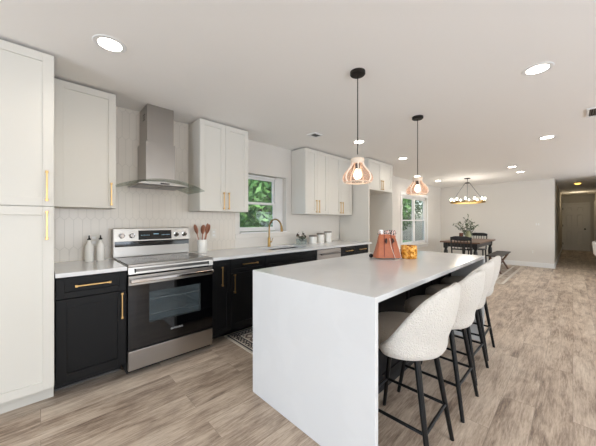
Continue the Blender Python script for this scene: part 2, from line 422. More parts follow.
# hall door, six panels
def panel_door(name, y0, y1, x, z1):
    W = y1-y0; st = .105; pw = (W-3*st)/2; rows = ((.22, .86), (1.0, 1.60), (1.71, 1.92))
    b = B().box(x+.028, x+.04, y0, y1, .01, z1)
    for k in range(3): a = y0+k*(pw+st); b.box(x-.004, x+.028, a, a+st, .01, z1)
    zs = [.01]+[v for r in rows for v in r]+[z1]
    for i in range(2):
        a = y0+st+i*(pw+st)
        for q in range(0, 8, 2): b.box(x-.004, x+.028, a, a+pw, zs[q], zs[q+1])
    root = struct(name, b, 'door_paint')
    for i in range(2):
        a = y0+st+i*(pw+st)
        for q0, q1 in rows: build('door_panel', B().box(x+.010, x+.028, a+.035, a+pw-.035, q0+.035, q1-.035), 'door_paint', root, bevel=.008)
    return root
M['door_paint'] = mat('door_paint', (214, 208, 196), .5)
d = panel_door('door_1', -.43, .35-.02, HX-.045, 2.02)
b = B().lathe([(0, 0), (.03, 0), (.03, .008), (.012, .012), (.012, .04), (.028, .05), (.03, .07), (.018, .082), (0, .084)], n=16)
b.rot(Matrix.Translation((HX-.05, -.36, .95)) @ Matrix.Rotation(-PI/2, 4, 'Y')); build('door_handle', b, 'bronze', d, smooth=True)
for z in (.25, 1.05, 1.8): build('hinge', B().box(HX-.058, HX-.05, .305, .325, z, z+.09), 'bronze', d)
b = B().box(HX-.02, HX, -.52, -.43, 0, 2.11).box(HX-.02, HX, -.43, .33, 2.03, 2.11); b.box(HX-.02, HX, .33, .349, 0, 2.11); struct('trim_5', b, 'door_paint', bevel=.003)
# casing and door on the hall's right wall
b = B().box(15.5, 15.6, -.62, -.6, 0, 2.1).box(16.4, 16.5, -.62, -.6, 0, 2.1).box(15.6, 16.4, -.62, -.6, 2.02, 2.1); struct('trim_6', b, 'door_paint', bevel=.003)
struct('door_2', B().box(15.6, 16.4, -.619, -.608, .01, 2.02), 'door_paint')
# garden outside the windows
struct('ground', B().box(-6, 22, WY+.2, 22, -.35, -.3), 'grass')
def tree(x, y, h, r, m, label, n=2600, seed=1):
    rnd = random.Random(seed)
    t = thing('tree', label, 'tree', (x, y, -.3), 'trees in the garden')
    b = B().tube([(x, y, -.3), (x+.05, y, h*.4), (x-.05, y+.05, h*.75)], [.14, .1, .05], 10)
    for k in range(5):
        a = rnd.random()*6.28; b.tube([(x, y, h*.3+k*.2), (x+math.cos(a)*r*.6, y+math.sin(a)*r*.6, h*.5+k*.25)], [.05, .02], 6)
    build('trunk', b, 'bark', t)
    b = B()
    for k in range(n):
        a = rnd.random()*6.28; u = rnd.random()*2-1; q = r*rnd.random()**.4
        c = Vector((x+q*math.cos(a)*math.sqrt(1-u*u), y+q*math.sin(a)*math.sqrt(1-u*u), h*.62+u*q*h*.5/r))
        s = .05+rnd.random()*.06
        d1 = Vector((rnd.gauss(0, 1), rnd.gauss(0, 1), rnd.gauss(0, 1))).normalized(); d2 = d1.cross(Vector((rnd.gauss(0, 1), rnd.gauss(0, 1), .3))).normalized()
        vs = [b.bm.verts.new(c+d1*s*1.5), b.bm.verts.new(c+d2*s*.6), b.bm.verts.new(c-d1*s*1.5), b.bm.verts.new(c-d2*s*.6)]
        b._f(vs)
    build('foliage', b, m, t, recalc=False)
for i, (x, y, h, r, m, lb) in enumerate([
    (5.2, 6.6, 3.4, 1.5, 'green1', 'bright green tree filling the left of the view through the sink window'),
    (7.9, 8.6, 3.8, 1.6, 'green2', 'dark green tree filling the right of the view through the sink window'),
    (13.6, 13.6, 4.6, 2.0, 'green2', 'broad dark tree far out behind the sink window'),
    (5.4, 10.6, 2.8, 1.6, 'green2', 'low dark shrub-like tree behind the bright green tree outside the sink window'),
    (9.6, 12.6, 3.0, 1.5, 'green1', 'low bushy tree behind the right of the sink window view'),
    (14.5, 7.6, 4.2, 1.5, 'green1', 'leafy tree seen through the left unit of the dining window'),
    (17.8, 8.6, 4.6, 1.9, 'green2', 'dark tree seen through the right unit of the dining window')]):
    tree(x, y, h, r, m, lb, 3600, i+3)

# ------------------------------------------------------------------ cabinets
def shaker(x0, x1, z0, z1, yf, parent, m, name='door', st=.057, rec=.009, label=None):
    """front board facing -Y; front face at yf, 20 mm thick, recessed panel"""
    b = B(); y1 = yf+.02
    b.box(x0, x0+st, yf, y1, z0, z1).box(x1-st, x1, yf, y1, z0, z1).box(x0+st, x1-st, yf, y1, z0, z0+st).box(x0+st, x1-st, yf, y1, z1-st, z1)
    b.box(x0+st, x1-st, yf+rec, y1, z0+st, z1-st)
    o = build(name, b, m, parent, bevel=.0015)
    if label: o['label'] = label
    return o
def pull(x, z, yf, L, vert, parent, m='gold'):
    b = B(); r = .0046; o = .032
    if vert:
        b.box(x-r, x+r, yf-o, yf-o+.011, z-L/2, z+L/2)
        for s in (-1, 1): b.box(x-.004, x+.004, yf-o+.008, yf, z+s*(L/2-.012)-.005, z+s*(L/2-.012)+.005)
        for s in (-1, 1): b.box(x-.008, x+.008, yf-o-.002, yf-o+.013, z+s*(L/2-.008)-.008, z+s*(L/2-.008)+.008)
    else:
        b.box(x-L/2, x+L/2, yf-o, yf-o+.011, z-r, z+r)
        for s in (-1, 1): b.box(x+s*(L/2-.012)-.005, x+s*(L/2-.012)+.005, yf-o+.008, yf, z-.004, z+.004)
        for s in (-1, 1): b.box(x+s*(L/2-.008)-.008, x+s*(L/2-.008)+.008, yf-o-.002, yf-o+.013, z-.008, z+.008)
    return build('handle', b, m, parent, bevel=.0015)
BY = 2.51; TOE = 2.722; UY = 2.865; WB = WY-.008
def base_body(x0, x1, parent, m='black_cab', top=.882):
    build('body', B().box(x0, x1, BY+.021, WB, .12, top), m, parent, bevel=.001)
    build('toe_kick', B().box(x0, x1, TOE, TOE+.018, 0, .12), 'gap' if m == 'black_cab' else m, parent)
def upper(name, x0, x1, z0, z1, doors, label, cat='wall cabinet', yf=UY, group='white wall cabinets'):
    t = thing(name, label, cat, ((x0+x1)/2, (yf+WY)/2, z0), group)
    build('body', B().box(x0, x1, yf+.021, WB, z0, z1), 'white_in', t, bevel=.001)
    for (a, c, hx, hz0, hz1) in doors:
        d = shaker(a+.0015, c-.0015, z0+.001, z1-.002, yf, t, 'white_cab')
        pull(hx, (hz0+hz1)/2, yf, hz1-hz0, True, d)
    return t
UT = 2.421; UB = 1.397
# tall pantry
t = thing('pantry_cabinet', 'tall white pantry cabinet at the left edge with two gold pulls', 'tall cabinet', (-.24, 2.83, 0))
TF = 2.49
build('body', B().box(-.55, .068, TF+.021, WB, .134, UT), 'white_in', t, bevel=.001)
build('toe_kick', B().box(-.55, .068, 2.64, 2.658, 0, .134), 'white_cab', t)
d = shaker(-.548, .066, 1.383, UT-.002, TF, t, 'white_cab', 'upper_door'); pull(.03, 1.518, TF, .205, True, d)
d = shaker(-.548, .066, .136, 1.378, TF, t, 'white_cab', 'lower_door'); pull(.03, 1.252, TF, .195, True, d)
upper('wall_cabinet', .075, .490, UB, UT, [(.075, .490, .450, 1.42, 1.62)], 'single-door white wall cabinet between the pantry and the range hood')
upper('wall_cabinet', 1.264, 1.895, UB, UT, [(1.264, 1.578, 1.546, 1.42, 1.62), (1.578, 1.895, 1.611, 1.42, 1.62)], 'two-door white wall cabinet between the range hood and sink window')
upper('wall_cabinet', 2.93, 3.475, UB, UT, [(2.93, 3.2, 3.168, 1.42, 1.62), (3.2, 3.475, 3.234, 1.42, 1.62)], 'two-door white wall cabinet just right of the sink window, above the canisters')
upper('wall_cabinet', 3.477, 4.175, UB, UT, [(3.477, 3.835, 3.802, 1.42, 1.62), (3.835, 4.175, 3.868, 1.42, 1.62)], 'white two-door wall cabinet beside the refrigerator alcove panel')
# refrigerator surround
t = thing('refrigerator_surround', 'tall white refrigerator surround with empty alcove and cabinet on top', 'cabinet', (4.68, 2.87, 0))
build('left_panel', B().box(4.225, 4.261, 2.55, WB, 0, UT), 'white_in', t, bevel=.001)
build('right_panel', B().box(5.13, 5.166, 2.55, WB, 0, UT), 'white_in', t, bevel=.001)
build('body', B().box(4.262, 5.129, 2.571, WB, 1.86, UT), 'white_in', t)
for a, c, hx in ((4.263, 4.695, 4.66), (4.695, 5.128, 4.73)):
    d = shaker(a+.001, c-.001, 1.862, UT-.002, 2.55, t, 'white_cab'); pull(hx, 1.97, 2.55, .18, True, d)
# base cabinets
GB = 'black base cabinets'
t = thing('base_cabinet', 'black base cabinet left of the range, drawer over one door', 'base cabinet', (.285, 2.84, 0), GB)
base_body(.075, .497, t)
build('floor_molding', B().box(.075, .497, TOE-.014, TOE-.0005, 0, .014), 'steel_d', t)
d = shaker(.077, .495, .727, .872, BY, t, 'black_cab', 'drawer', st=.045); pull(.285, .812, BY, .215, False, d)
d = shaker(.077, .495, .133, .722, BY, t, 'black_cab'); pull(.465, .61, BY, .205, True, d)
t = thing('base_cabinet', 'narrow black pull-out cabinet right beside the range', 'base cabinet', (1.35, 2.84, 0), GB)
base_body(1.236, 1.442, t)
d = shaker(1.238, 1.440, .133, .872, BY, t, 'black_cab', st=.045); pull(1.335, .715, BY, .20, True, d)
t = thing('base_cabinet', 'black base cabinet with one short drawer pull, left of the sink', 'base cabinet', (1.67, 2.84, 0), GB)
base_body(1.444, 1.898, t)
d = shaker(1.446, 1.896, .727, .872, BY, t, 'black_cab', 'drawer', st=.045); pull(1.675, .815, BY, .20, False, d)
d = shaker(1.446, 1.896, .133, .722, BY, t, 'black_cab'); pull(1.478, .62, BY, .20, True, d)
t = thing('sink_cabinet', 'wide black base cabinet under the sink and window', 'base cabinet', (2.35, 2.84, 0), GB)
build('body', B().box(1.9, 2.798, BY+.021, WB, .12, .66), 'black_cab', t)
build('toe_kick', B().box(1.9, 2.798, TOE, TOE+.018, 0, .12), 'gap', t)
build('rail', B().box(1.9, 2.798, BY+.021, BY+.04, .66, .882), 'black_cab', t)
shaker(1.902, 2.796, .727, .872, BY, t, 'black_cab', 'false_drawer_front', st=.045)
for a, c, hx in ((1.902, 2.348, 2.31), (2.35, 2.796, 2.39)):
    d = shaker(a, c, .133, .722, BY, t, 'black_cab'); pull(hx, .62, BY, .20, True, d)
t = thing('dishwasher', 'stainless steel dishwasher between the sink cabinet and end drawers', 'dishwasher', (3.09, 2.84, 0))
build('body', B().box(2.802, 3.352, BY+.021, WB, .1, .878), 'black', t)
build('toe_kick', B().box(2.802, 3.352, TOE, TOE+.018, 0, .1), 'gap', t)
d = build('door', B().box(2.804, 3.350, BY-.005, BY+.02, .12, .872), 'steel', t, bevel=.003)
build('handle', B().box(2.86, 3.29, BY-.045, BY-.03, .795, .815).box(2.87, 2.885, BY-.03, BY-.005, .798, .812).box(3.265, 3.28, BY-.03, BY-.005, .798, .812), 'steel_d', d, bevel=.002)
def drawers(x0, x1, label):
    t = thing('drawer_cabinet', label, 'base cabinet', ((x0+x1)/2, 2.84, 0), GB)
    base_body(x0, x1, t)
    for z0, z1 in ((.133, .42), (.425, .722), (.727, .872)):
        d = shaker(x0+.002, x1-.002, z0, z1, BY, t, 'black_cab', 'drawer', st=.045); pull((x0+x1)/2, (z0+z1)/2+.01, BY, .19, False, d)
drawers(3.356, 3.755, 'black drawer cabinet immediately right of the dishwasher')
drawers(3.757, 4.15, 'black drawer cabinet at the end of the run beside the refrigerator alcove')

# countertops
SX0, SX1, SY0, SY1 = 2.12, 2.80, 2.66, 2.99
b = B().box(.072, .500, 2.485, WB, .884, .914); tag(build('countertop', b, 'quartz', bevel=.003), 'short white quartz countertop between pantry and range', 'countertop')
b = B(); CF = 2.485
b.box(1.233, SX0, CF, WB, .884, .914).box(SX1, 4.223, CF, WB, .884, .914).box(SX0, SX1, CF, SY0, .884, .914).box(SX0, SX1, SY1, WB, .884, .914)
tag(build('countertop', b, 'quartz'), 'long white quartz countertop running from the range to refrigerator alcove', 'countertop')
t = thing('sink', 'dark undermount sink set in the countertop below the window', 'sink', (2.46, 2.82, .69))
b = B(); e = .004
x0, x1, y0, y1 = SX0-.006, SX1+.006, SY0-.006, SY1+.006
b.box(x0, x1, y0, y1, .69, .70).box(x0, x0+e, y0, y1, .70, .883).box(x1-e, x1, y0, y1, .70, .883).box(x0, x1, y0, y0+e, .70, .883).box(x0, x1, y1-e, y1, .70, .883)
build('basin', b, 'sinksteel', t)
build('drain', B().lathe([(0, .7005), (.04, .7005), (.045, .703), (.03, .704), (0, .702)], (2.46, 2.82, 0)), 'chrome', t, smooth=True)
# faucet
t = thing('faucet', 'tall brass gooseneck kitchen faucet behind the sink', 'faucet', (2.375, 3.05, .914))
fx, fy = 2.375, 3.055
build('base', B().lathe([(0, 0), (.028, 0), (.028, .006), (.022, .012), (.021, .13), (.016, .135), (0, .135)], (fx, fy, .914), 20), 'brass', t, smooth='auto')
pts = [(fx, fy, 1.04), (fx, fy, 1.185)]
for k in range(1, 11):
    a = PI-PI*k/10*.93; R = .125
    pts.append((fx+.02*(1-math.cos(PI-a))/2, fy-R-R*math.cos(a)*1.0 if 0 else fy-R-math.cos(a)*R, 1.185+math.sin(a)*R))
build('spout', B().tube(pts, .0115, 12), 'brass', t, smooth='auto')
p = Vector(pts[-1]); build('spray_head', B().tube([p+Vector((0, 0, .008)), p+Vector((0, -.008, -.05)), p+Vector((0, -.012, -.075))], [.014, .018, .019], 12), 'brass', t, smooth='auto')
build('lever', B().tube([(fx+.015, fy, .975), (fx+.045, fy, .985)], .011, 10).tube([(fx+.045, fy, .98), (fx+.062, fy-.01, 1.04)], .005, 8), 'brass', t, smooth='auto')

# ------------------------------------------------------------------ range
R0, R1 = .504, 1.228; RF = 2.49
t = thing('range', 'stainless electric range with black glass oven door', 'stove', ((R0+R1)/2, 2.82, 0))
build('body', B().box(R0, R1, 3.02, 3.15, .03, .90).box(R0, R0+.02, RF+.05, 3.02, .03, .90).box(R1-.02, R1, RF+.05, 3.02, .03, .90).box(R0+.02, R1-.02, RF+.05, 3.02, .03, .12).box(R0+.02, R1-.02, RF+.05, 3.02, .88, .90), 'black', t)
# oven cavity
b = B(); x0, x1, z0, z1, y0, y1 = R0+.06, R1-.06, .33, .74, RF+.045, 3.0
b.box(x0, x1, y1-.01, y1, z0, z1).box(x0, x0+.01, y0, y1, z0, z1).box(x1-.01, x1, y0, y1, z0, z1).box(x0, x1, y0, y1, z0, z0+.01).box(x0, x1, y0, y1, z1-.01, z1)
build('oven_cavity', b, 'enamel', t)
for z in (.47, .60):
    b = B()
    for k in range(15): yy = y0+.03+k*.03; b.tube([(x0+.012, yy, z), (x1-.012, yy, z)], .0022, 6)
    b.tube([(x0+.012, y0+.02, z), (x1-.012, y0+.02, z)], .005, 8)
    b.tube([(x0+.012, y0+.02, z), (x0+.012, y1-.03, z)], .004, 6).tube([(x1-.012, y0+.02, z), (x1-.012, y1-.03, z)], .004, 6)
    build('oven_rack', b, 'chrome', t)
# top: cooktop glass with steel rim
build('cooktop', B().box(R0+.006, R1-.006, RF+.03, 3.06, .918, .926), 'cooktop', t, bevel=.002)
M['burner'] = mat('burner_ring', (92, 88, 86), .3)
for i, (bx, by, br) in enumerate(((.69, 2.70, .105), (1.06, 2.70, .09), (.69, 2.93, .075), (1.06, 2.93, .08))):
    b = B(); b.lathe([(br-.003, 0), (br, 0), (br, .0006), (br-.003, .0006), (br-.003, 0)], (bx, by, .926), 40)
    build('burner_ring', b, 'burner', t)
build('rim', B().box(R0, R1, RF+.01, 3.08, .90, .918).box(R0, R1, RF-.004, RF+.034, .905, .929), 'steel', t, bevel=.004)
build('front_strip', B().prism([(RF+.01, .843), (RF-.012, .848), (RF-.004, .905), (RF+.03, .905), (RF+.03, .843)], R0, R1, 'x'), 'steel', t, bevel=.002)
build('accent', B().box(R0+.055, R1-.05, RF-.0125, RF-.008, .866, .89), 'steel_d', t, bevel=.001)
for x in (R0+.045, R1-.055): build('vent_slot', B().box(x, x+.01, RF-.0135, RF-.008, .86, .892), 'black', t)
# door
M['door_glass'] = M['blackglass']
WX0, WX1, WZ0, WZ1 = .66, 1.105, .425, .685
b = B(); y0, y1 = RF, RF+.04
b.box(R0+.002, WX0, y0, y1, .232, .835).box(WX1, R1-.002, y0, y1, .232, .835).box(WX0, WX1, y0, y1, .232, WZ0).box(WX0, WX1, y0, y1, WZ1, .835)
d = build('oven_door', b, 'blackglass', t)
build('window', B().box(WX0, WX1, y0+.001, y0+.006, WZ0, WZ1), 'ovenglass', d)
b = B().box(R0+.004, R1-.004, y0-.006, y0-.0005, .757, .834); build('door_trim', b, 'steel', d, bevel=.002)
b = B().box(R0+.012, R1-.012, y0-.052, y0-.034, .782, .812)
for x in (R0+.03, R1-.05): b.box(x, x+.02, y0-.036, y0-.006, .786, .808)
build('handle', b, 'chrome', d, bevel=.006)
# lettering on the door
fc = bpy.data.curves.new('brand_lettering', 'FONT'); fc.body = 'SAMSUNG'; fc.size = .021; fc.extrude = .0004; fc.align_x = 'CENTER'; fc.space_character = 1.15
fo = bpy.data.objects.new('tmp', fc); COL.objects.link(fo); bpy.context.view_layer.update()
me = bpy.data.meshes.new_from_object(fo); bpy.data.objects.remove(fo)
me.transform(Matrix.Translation((.885, RF-.0008, .318)) @ Matrix.Rotation(PI/2, 4, 'X')); me.transform(Matrix.Translation(-t.location))
lo = bpy.data.objects.new('door_lettering', me); COL.objects.link(lo); me.materials.append(M['logo']); lo.parent = d
build('storage_drawer', B().box(R0+.002, R1-.002, RF-.004, RF+.04, .066, .222), 'steel', t, bevel=.004)
for x in (R0+.05, R1-.05):
    for y in (RF+.16, 3.08): build('foot', B().lathe([(0, 0), (.022, 0), (.022, .03), (0, .03)], (x, y, 0), 14), 'black', t)
build('plinth', B().box(R0+.01, R1-.01, RF+.04, RF+.05, .035, .068), 'black', t)
# back guard
GY = 3.075
build('back_panel', B().box(R0-.004, R1+.002, GY, 3.15, .926, 1.202), 'steel', t, bevel=.004)
build('control_panel', B().prism([(GY-.001, 1.078), (GY-.018, 1.08), (GY-.006, 1.206), (GY+.01, 1.210), (GY+.01, 1.078)], R0-.004, R1+.002, 'x'), 'steel', t, bevel=.002)
build('vent_band', B().box(R0+.008, R1-.008, GY-.010, GY, 1.028, 1.078), 'blackglass', t)
build('display', B().prism([(GY-.0205, 1.092), (GY-.0105, 1.186), (GY-.004, 1.186), (GY-.014, 1.092)], .712, 1.03, 'x'), 'display', t)
fc = bpy.data.curves.new('clock', 'FONT'); fc.body = '12:00'; fc.size = .028; fc.extrude = .0003; fc.align_x = 'CENTER'
b = B()
b.box(.85, .90, GY-.0195, GY-.0165, 1.145, 1.152); build('clock_display', b, 'displaytxt', t)
for q in (.735, .93):
    for k in range(6): build('touch_button', B().box(q+k*.014, q+.007+k*.014, GY-.0205, GY-.0165, 1.135, 1.140), 'displaytxt', t)
bpy.data.curves.remove(fc)
for x in (.568, .655, 1.082, 1.168):
    b = B().lathe([(0, 0), (.027, 0), (.027, .006), (.021, .008), (.019, .03), (.016, .033), (0, .033)], n=22)
    b.box(-.0035, .0035, -.019, .019, .03, .037)
    b.rot(Matrix.Translation((x, GY-.013, 1.14)) @ Matrix.Rotation(PI/2+math.radians(6), 4, 'X'))
    k = build('knob', b, 'chrome', t, smooth='auto')
L = bpy.data.lights.new('oven_fill', 'POINT'); L.energy = .35; L.color = (.92, .95, 1); L.shadow_soft_size = .02  # small light added so the oven cavity shows behind its window
lo = bpy.data.objects.new('oven_fill', L); COL.objects.link(lo); lo.parent = t; lo.location = (-.1, -.1+.1, .69)

# ------------------------------------------------------------------ range hood
t = thing('range_hood', 'stainless chimney range hood with curved glass canopy above the range', 'range hood', (.87, 3.0, 1.6))
HC = .868
build('upper_duct', B().box(.752, 1.0, 2.905, WB, 2.06, CZ-.003), 'steel', t, bevel=.002)
build('lower_duct', B().box(.733, 1.006, 2.88, WB, 1.672, 2.065), 'steel', t, bevel=.002)
b = B()
for k in range(3): b.box(.7505, .752, 2.985+k*.001, 3.06, 2.30+k*.025, 2.31+k*.025)
build('vent_slot', b, 'vent', t)
def arc(x): return 1.672-((x-HC)/.385)**2*.075
xs = [HC-.385+.77*k/24 for k in range(25)]
top = [(x, arc(x)+.006) for x in xs]; bot = [(x, arc(x)) for x in xs][::-1]
# glass with a bowed front edge
b = B(); rows = []
for x in xs:
    yf = 2.655+.07*((x-HC)/.385)**2
    rows.append([(x, yf, arc(x)), (x, yf, arc(x)+.007), (x, WB-.02, arc(x)+.007), (x, WB-.02, arc(x))])
Rr = b.grid(rows, close_u=True); b._f(Rr[0]); b._f(Rr[-1][::-1])
build('glass_canopy', b, 'hoodglass', t)
b = B().prism([(.64, 1.630), (1.10, 1.630), (1.10, 1.636), (1.06, arc(1.06)-.002), (HC, 1.668), (.68, arc(.68)-.002), (.64, 1.636)], 2.76, WB, 'y'); build('canopy_body', b, 'steel', t, bevel=.002)
build('filter', B().box(.66, .862, 2.80, 3.08, 1.624, 1.630).box(.875, 1.08, 2.80, 3.08, 1.624, 1.630), 'steel_d', t, bevel=.002)
build('control_strip', B().box(.83, .91, 2.755, 2.761, 1.638, 1.650), 'blackglass', t)

# ------------------------------------------------------------------ island
IX0, IX1, IY0, IY1 = 1.145, 3.40, .655, 1.674
t = thing('kitchen_island', 'large white waterfall kitchen island with black cabinet side', 'kitchen island', ((IX0+IX1)/2, (IY0+IY1)/2, 0))
build('waterfall_countertop', B().prism([(IX0, 0), (IX0+.03, 0), (IX0+.03, .884), (IX1-.03, .884), (IX1-.03, 0), (IX1, 0), (IX1, .914), (IX0, .914)], IY0, IY1, 'y'), 'quartz', t, bevel=.0025)
build('body', B().box(IX0+.031, IX1-.031, .985, 1.64, .09, .883), 'black_cab', t)
build('toe_kick', B().box(IX0+.031, IX1-.031, 1.0, 1.58, 0, .09), 'gap', t)
for k in range(4):
    w_ = (IX1-IX0-.062)/4; a = IX0+.031+k*w_
    shaker(a+.002, a+w_-.002, .10, .875, .965, t, 'black_cab', 'end_panel')
for k in range(4):
    a = IX0+.031+k*w_
    b = B(); st = .057; y1 = 1.66; y0 = 1.641
    b.box(a+.002, a+st, y0, y1, .1, .875).box(a+w_-st, a+w_-.002, y0, y1, .1, .875).box(a+st, a+w_-st, y0, y1, .1, .1+st).box(a+st, a+w_-st, y0, y1, .875-st, .875).box(a+st, a+w_-st, y0, y1-.009, .1+st, .875-st)
    dd = build('door', b, 'black_cab', t, bevel=.0015)
    build('handle', B().box(a+(.04 if k % 2 else w_-.05), a+(.05 if k % 2 else w_-.04), y1+.018, y1+.028, .6, .8).box(a+(.041 if k % 2 else w_-.049), a+(.049 if k % 2 else w_-.041), y1, y1+.02, .61, .62).box(a+(.041 if k % 2 else w_-.049), a+(.049 if k % 2 else w_-.041), y1, y1+.02, .78, .79), 'gold', dd)

# ------------------------------------------------------------------ bar stools (built at the origin, facing +Y)
def interp(x, tb):
    for (a, p), (c, q) in zip(tb, tb[1:]):
        if x <= c: return p+(q-p)*max(0, (x-a))/(c-a)
    return tb[-1][1]
def make_stool():
    t = thing('bar_stool', 'x', 'bar stool', (0, 0, 0), 'boucle bar stools at the island')
    prof = [(0, .558), (.14, .558), (.195, .568), (.222, .59), (.23, .62), (.224, .655), (.19, .68), (.12, .692), (0, .696)]
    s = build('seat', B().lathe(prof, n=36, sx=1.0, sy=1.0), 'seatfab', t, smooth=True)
    rows = []; N = 30
    for i in range(N+1):
        th = math.radians(-98+196*i/N); ad = abs(math.degrees(th))
        h = interp(ad, [(0, .932), (22, .925), (45, .868), (60, .795), (75, .70), (88, .625), (98, .60)])
        zb = .566
        row = []
        def P(z, off):
            rear = interp(z, [(.56, .190), (.60, .212), (.645, .208), (.70, .228), (.76, .248), (.85, .264), (.95, .272)])
            side = interp(z, [(.56, .20), (.60, .232), (.66, .24), (.80, .262), (.95, .29)])
            u = min(1, max(0, (ad-35)/40)); u = u*u*(3-2*u)
            r = rear*(1-u)+side*u+off
            return (r*math.sin(th), -r*math.cos(th), z)
        tk = .023*min(1, (98-ad)/14+.35)
        zs = [zb+(h-zb)*k/9 for k in range(10)]
        out = [P(z, tk) for z in zs]; inn = [P(z, -tk) for z in zs[::-1]]
        topc = [P(h+.016, tk*.62), P(h+.021, 0), P(h+.016, -tk*.62)]
        bot = [P(zb-.010, -tk*.5), P(zb-.010, tk*.5)]
        rows.append(out+topc+inn+bot)
    b = B(); Rr = b.grid(rows, close_u=True); b._f(Rr[0]); b._f(Rr[-1][::-1])
    build('backrest', b, 'boucle', t, smooth=True, subsurf=1)
    build('seat_plate', B().lathe([(0, .542), (.17, .542), (.175, .558), (0, .558)], n=28), 'blackmetal', t)
    def leg(sx, sy, z):
        f = z/.56
        return Vector((sx*(.182-.055*f), sy*(.212-.085*f), z))
    for sx in (-1, 1):
        for sy in (-1, 1):
            l = build('leg', B().tube([leg(sx, sy, .0), leg(sx, sy, .3), leg(sx, sy, .56)], [.0115, .0145, .0165], 12), 'blackmetal', t, smooth='auto')
    zr = .205; c = [leg(-1, -1, zr), leg(1, -1, zr), leg(1, 1, zr), leg(-1, 1, zr)]
    for i in range(4): build('footrest_bar', B().tube([c[i], c[(i+1) % 4]], .009, 10), 'blackmetal', t, smooth='auto')
    return t
sp = [(1.545, .70, .02), (2.115, .70, 0.0), (2.63, .735, -.02), (3.125, .765, .03)]
lbs = ['cream boucle bar stool nearest the camera, fully in view', 'second cream boucle stool counted from the camera', 'third cream boucle stool counted from the camera', 'farthest cream boucle stool, at the far island end']
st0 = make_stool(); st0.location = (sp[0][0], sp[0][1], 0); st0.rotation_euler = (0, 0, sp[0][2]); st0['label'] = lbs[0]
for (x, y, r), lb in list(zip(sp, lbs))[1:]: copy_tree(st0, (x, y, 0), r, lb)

# ------------------------------------------------------------------ pendants over the island
def pendant(x, y, label):
    t = thing('pendant_lamp', label, 'pendant light', (x, y, CZ), 'blush glass pendants over the island')
    build('canopy', B().lathe([(0, 0), (.058, 0), (.058, -.02), (.052, -.026), (.012, -.028), (0, -.028)], (x, y, CZ), 30), 'bronze', t, smooth='auto')
    build('cord', B().tube([(x, y, CZ-.026), (x, y, 1.80)], .0038, 8), 'bronze', t)
    zt = 1.760
    build('collar', B().lathe([(0, .008), (.048, .008), (.052, 0), (.05, -.03), (.046, -.035), (0, -.03)], (x, y, zt), 30), 'woodrim', t, smooth='auto')
    build('socket', B().tube([(x, y, zt-.03), (x, y, zt-.075)], .018, 14), 'bronze', t, smooth='auto')
    prof = [(.046, -.03), (.052, -.048), (.068, -.070), (.092, -.095), (.110, -.122), (.115, -.146), (.110, -.166), (.098, -.178)]
    sh = build('glass_shade', B().lathe(prof, (x, y, zt), 36), 'amberglass', t, smooth=True)
    for k in range(7):
        a = 2*PI*k/7+.2
        pts = [(x+(r+.001)*math.cos(a), y+(r+.001)*math.sin(a), zt+z) for r, z in prof]
        build('rib', B().tube(pts, .0056, 8), 'ribglass', sh, smooth='auto')
    ring = [(x+.096*math.cos(2*PI*k/36), y+.096*math.sin(2*PI*k/36), zt-.178) for k in range(36)]
    build('rim', B().tube(ring, .0048, 8, closed=True), 'woodrim', sh, smooth='auto')
    build('bulb', B().lathe([(0, -.065), (.014, -.07), (.02, -.085), (.028, -.105), (.031, -.125), (.025, -.143), (.012, -.155), (0, -.157)], (x, y, zt), 20), 'bulb', t, smooth=True)
    L = bpy.data.lights.new('pendant_glow', 'POINT'); L.energy = 1.2; L.color = (1, .9, .78); L.shadow_soft_size = .03
    o = bpy.data.objects.new('pendant_glow', L); COL.objects.link(o); o.parent = t; o.location = (0, 0, zt-.12-CZ)
    return t
p1 = pendant(1.77, 1.163, 'nearer blush glass pendant lamp above the island')
pendant(3.01, 1.20, 'farther blush glass pendant lamp above the island')

# ------------------------------------------------------------------ recessed downlights
def downlight(x, y, label):
    t = thing('recessed_light', label, 'ceiling light', (x, y, CZ-.006), 'recessed ceiling lights')
    build('trim_ring', B().lathe([(.066, .002), (.09, .002), (.094, .006), (.066, .006), (.066, .002)], (x, y, CZ-.006), 36), 'trim', t)
    build('diffuser', B().lathe([(0, .002), (.066, .002), (.066, .005), (0, .005)], (x, y, CZ-.006), 32), 'emit_w', t)
    L = bpy.data.lights.new('downlight', 'SPOT'); L.energy = DOWNLIGHT_W; L.color = (1, .93, .84); L.spot_size = math.radians(150); L.spot_blend = .7; L.shadow_soft_size = .07
    o = bpy.data.objects.new('downlight', L); COL.objects.link(o); o.parent = t; o.location = (0, 0, -.01)
for x, y, lb in ((.327, 2.11, 'recessed ceiling light in front of the first wall cabinet, upper left'),
    (2.72, .188, 'recessed ceiling light over the walkway, large ellipse at upper right'),
    (5.02, .25, 'recessed ceiling light right of the farther pendant, second from the camera in its row'),
    (3.335, 2.17, 'recessed ceiling light behind the nearer pendant cord, beside the small vent'),
    (4.79, 2.175, 'recessed ceiling light in front of the refrigerator surround'),
    (7.2, .90, 'recessed ceiling light above the far walkway, left one of the close pair'),
    (8.07, .855, 'recessed ceiling light closest to the hall entrance corner'),
    (6.95, 2.78, 'recessed ceiling light directly above the farther pendant shade, near the dining window'),
    (8.17, 2.68, 'recessed ceiling light left of the chandelier')):
    downlight(x, y, lb)
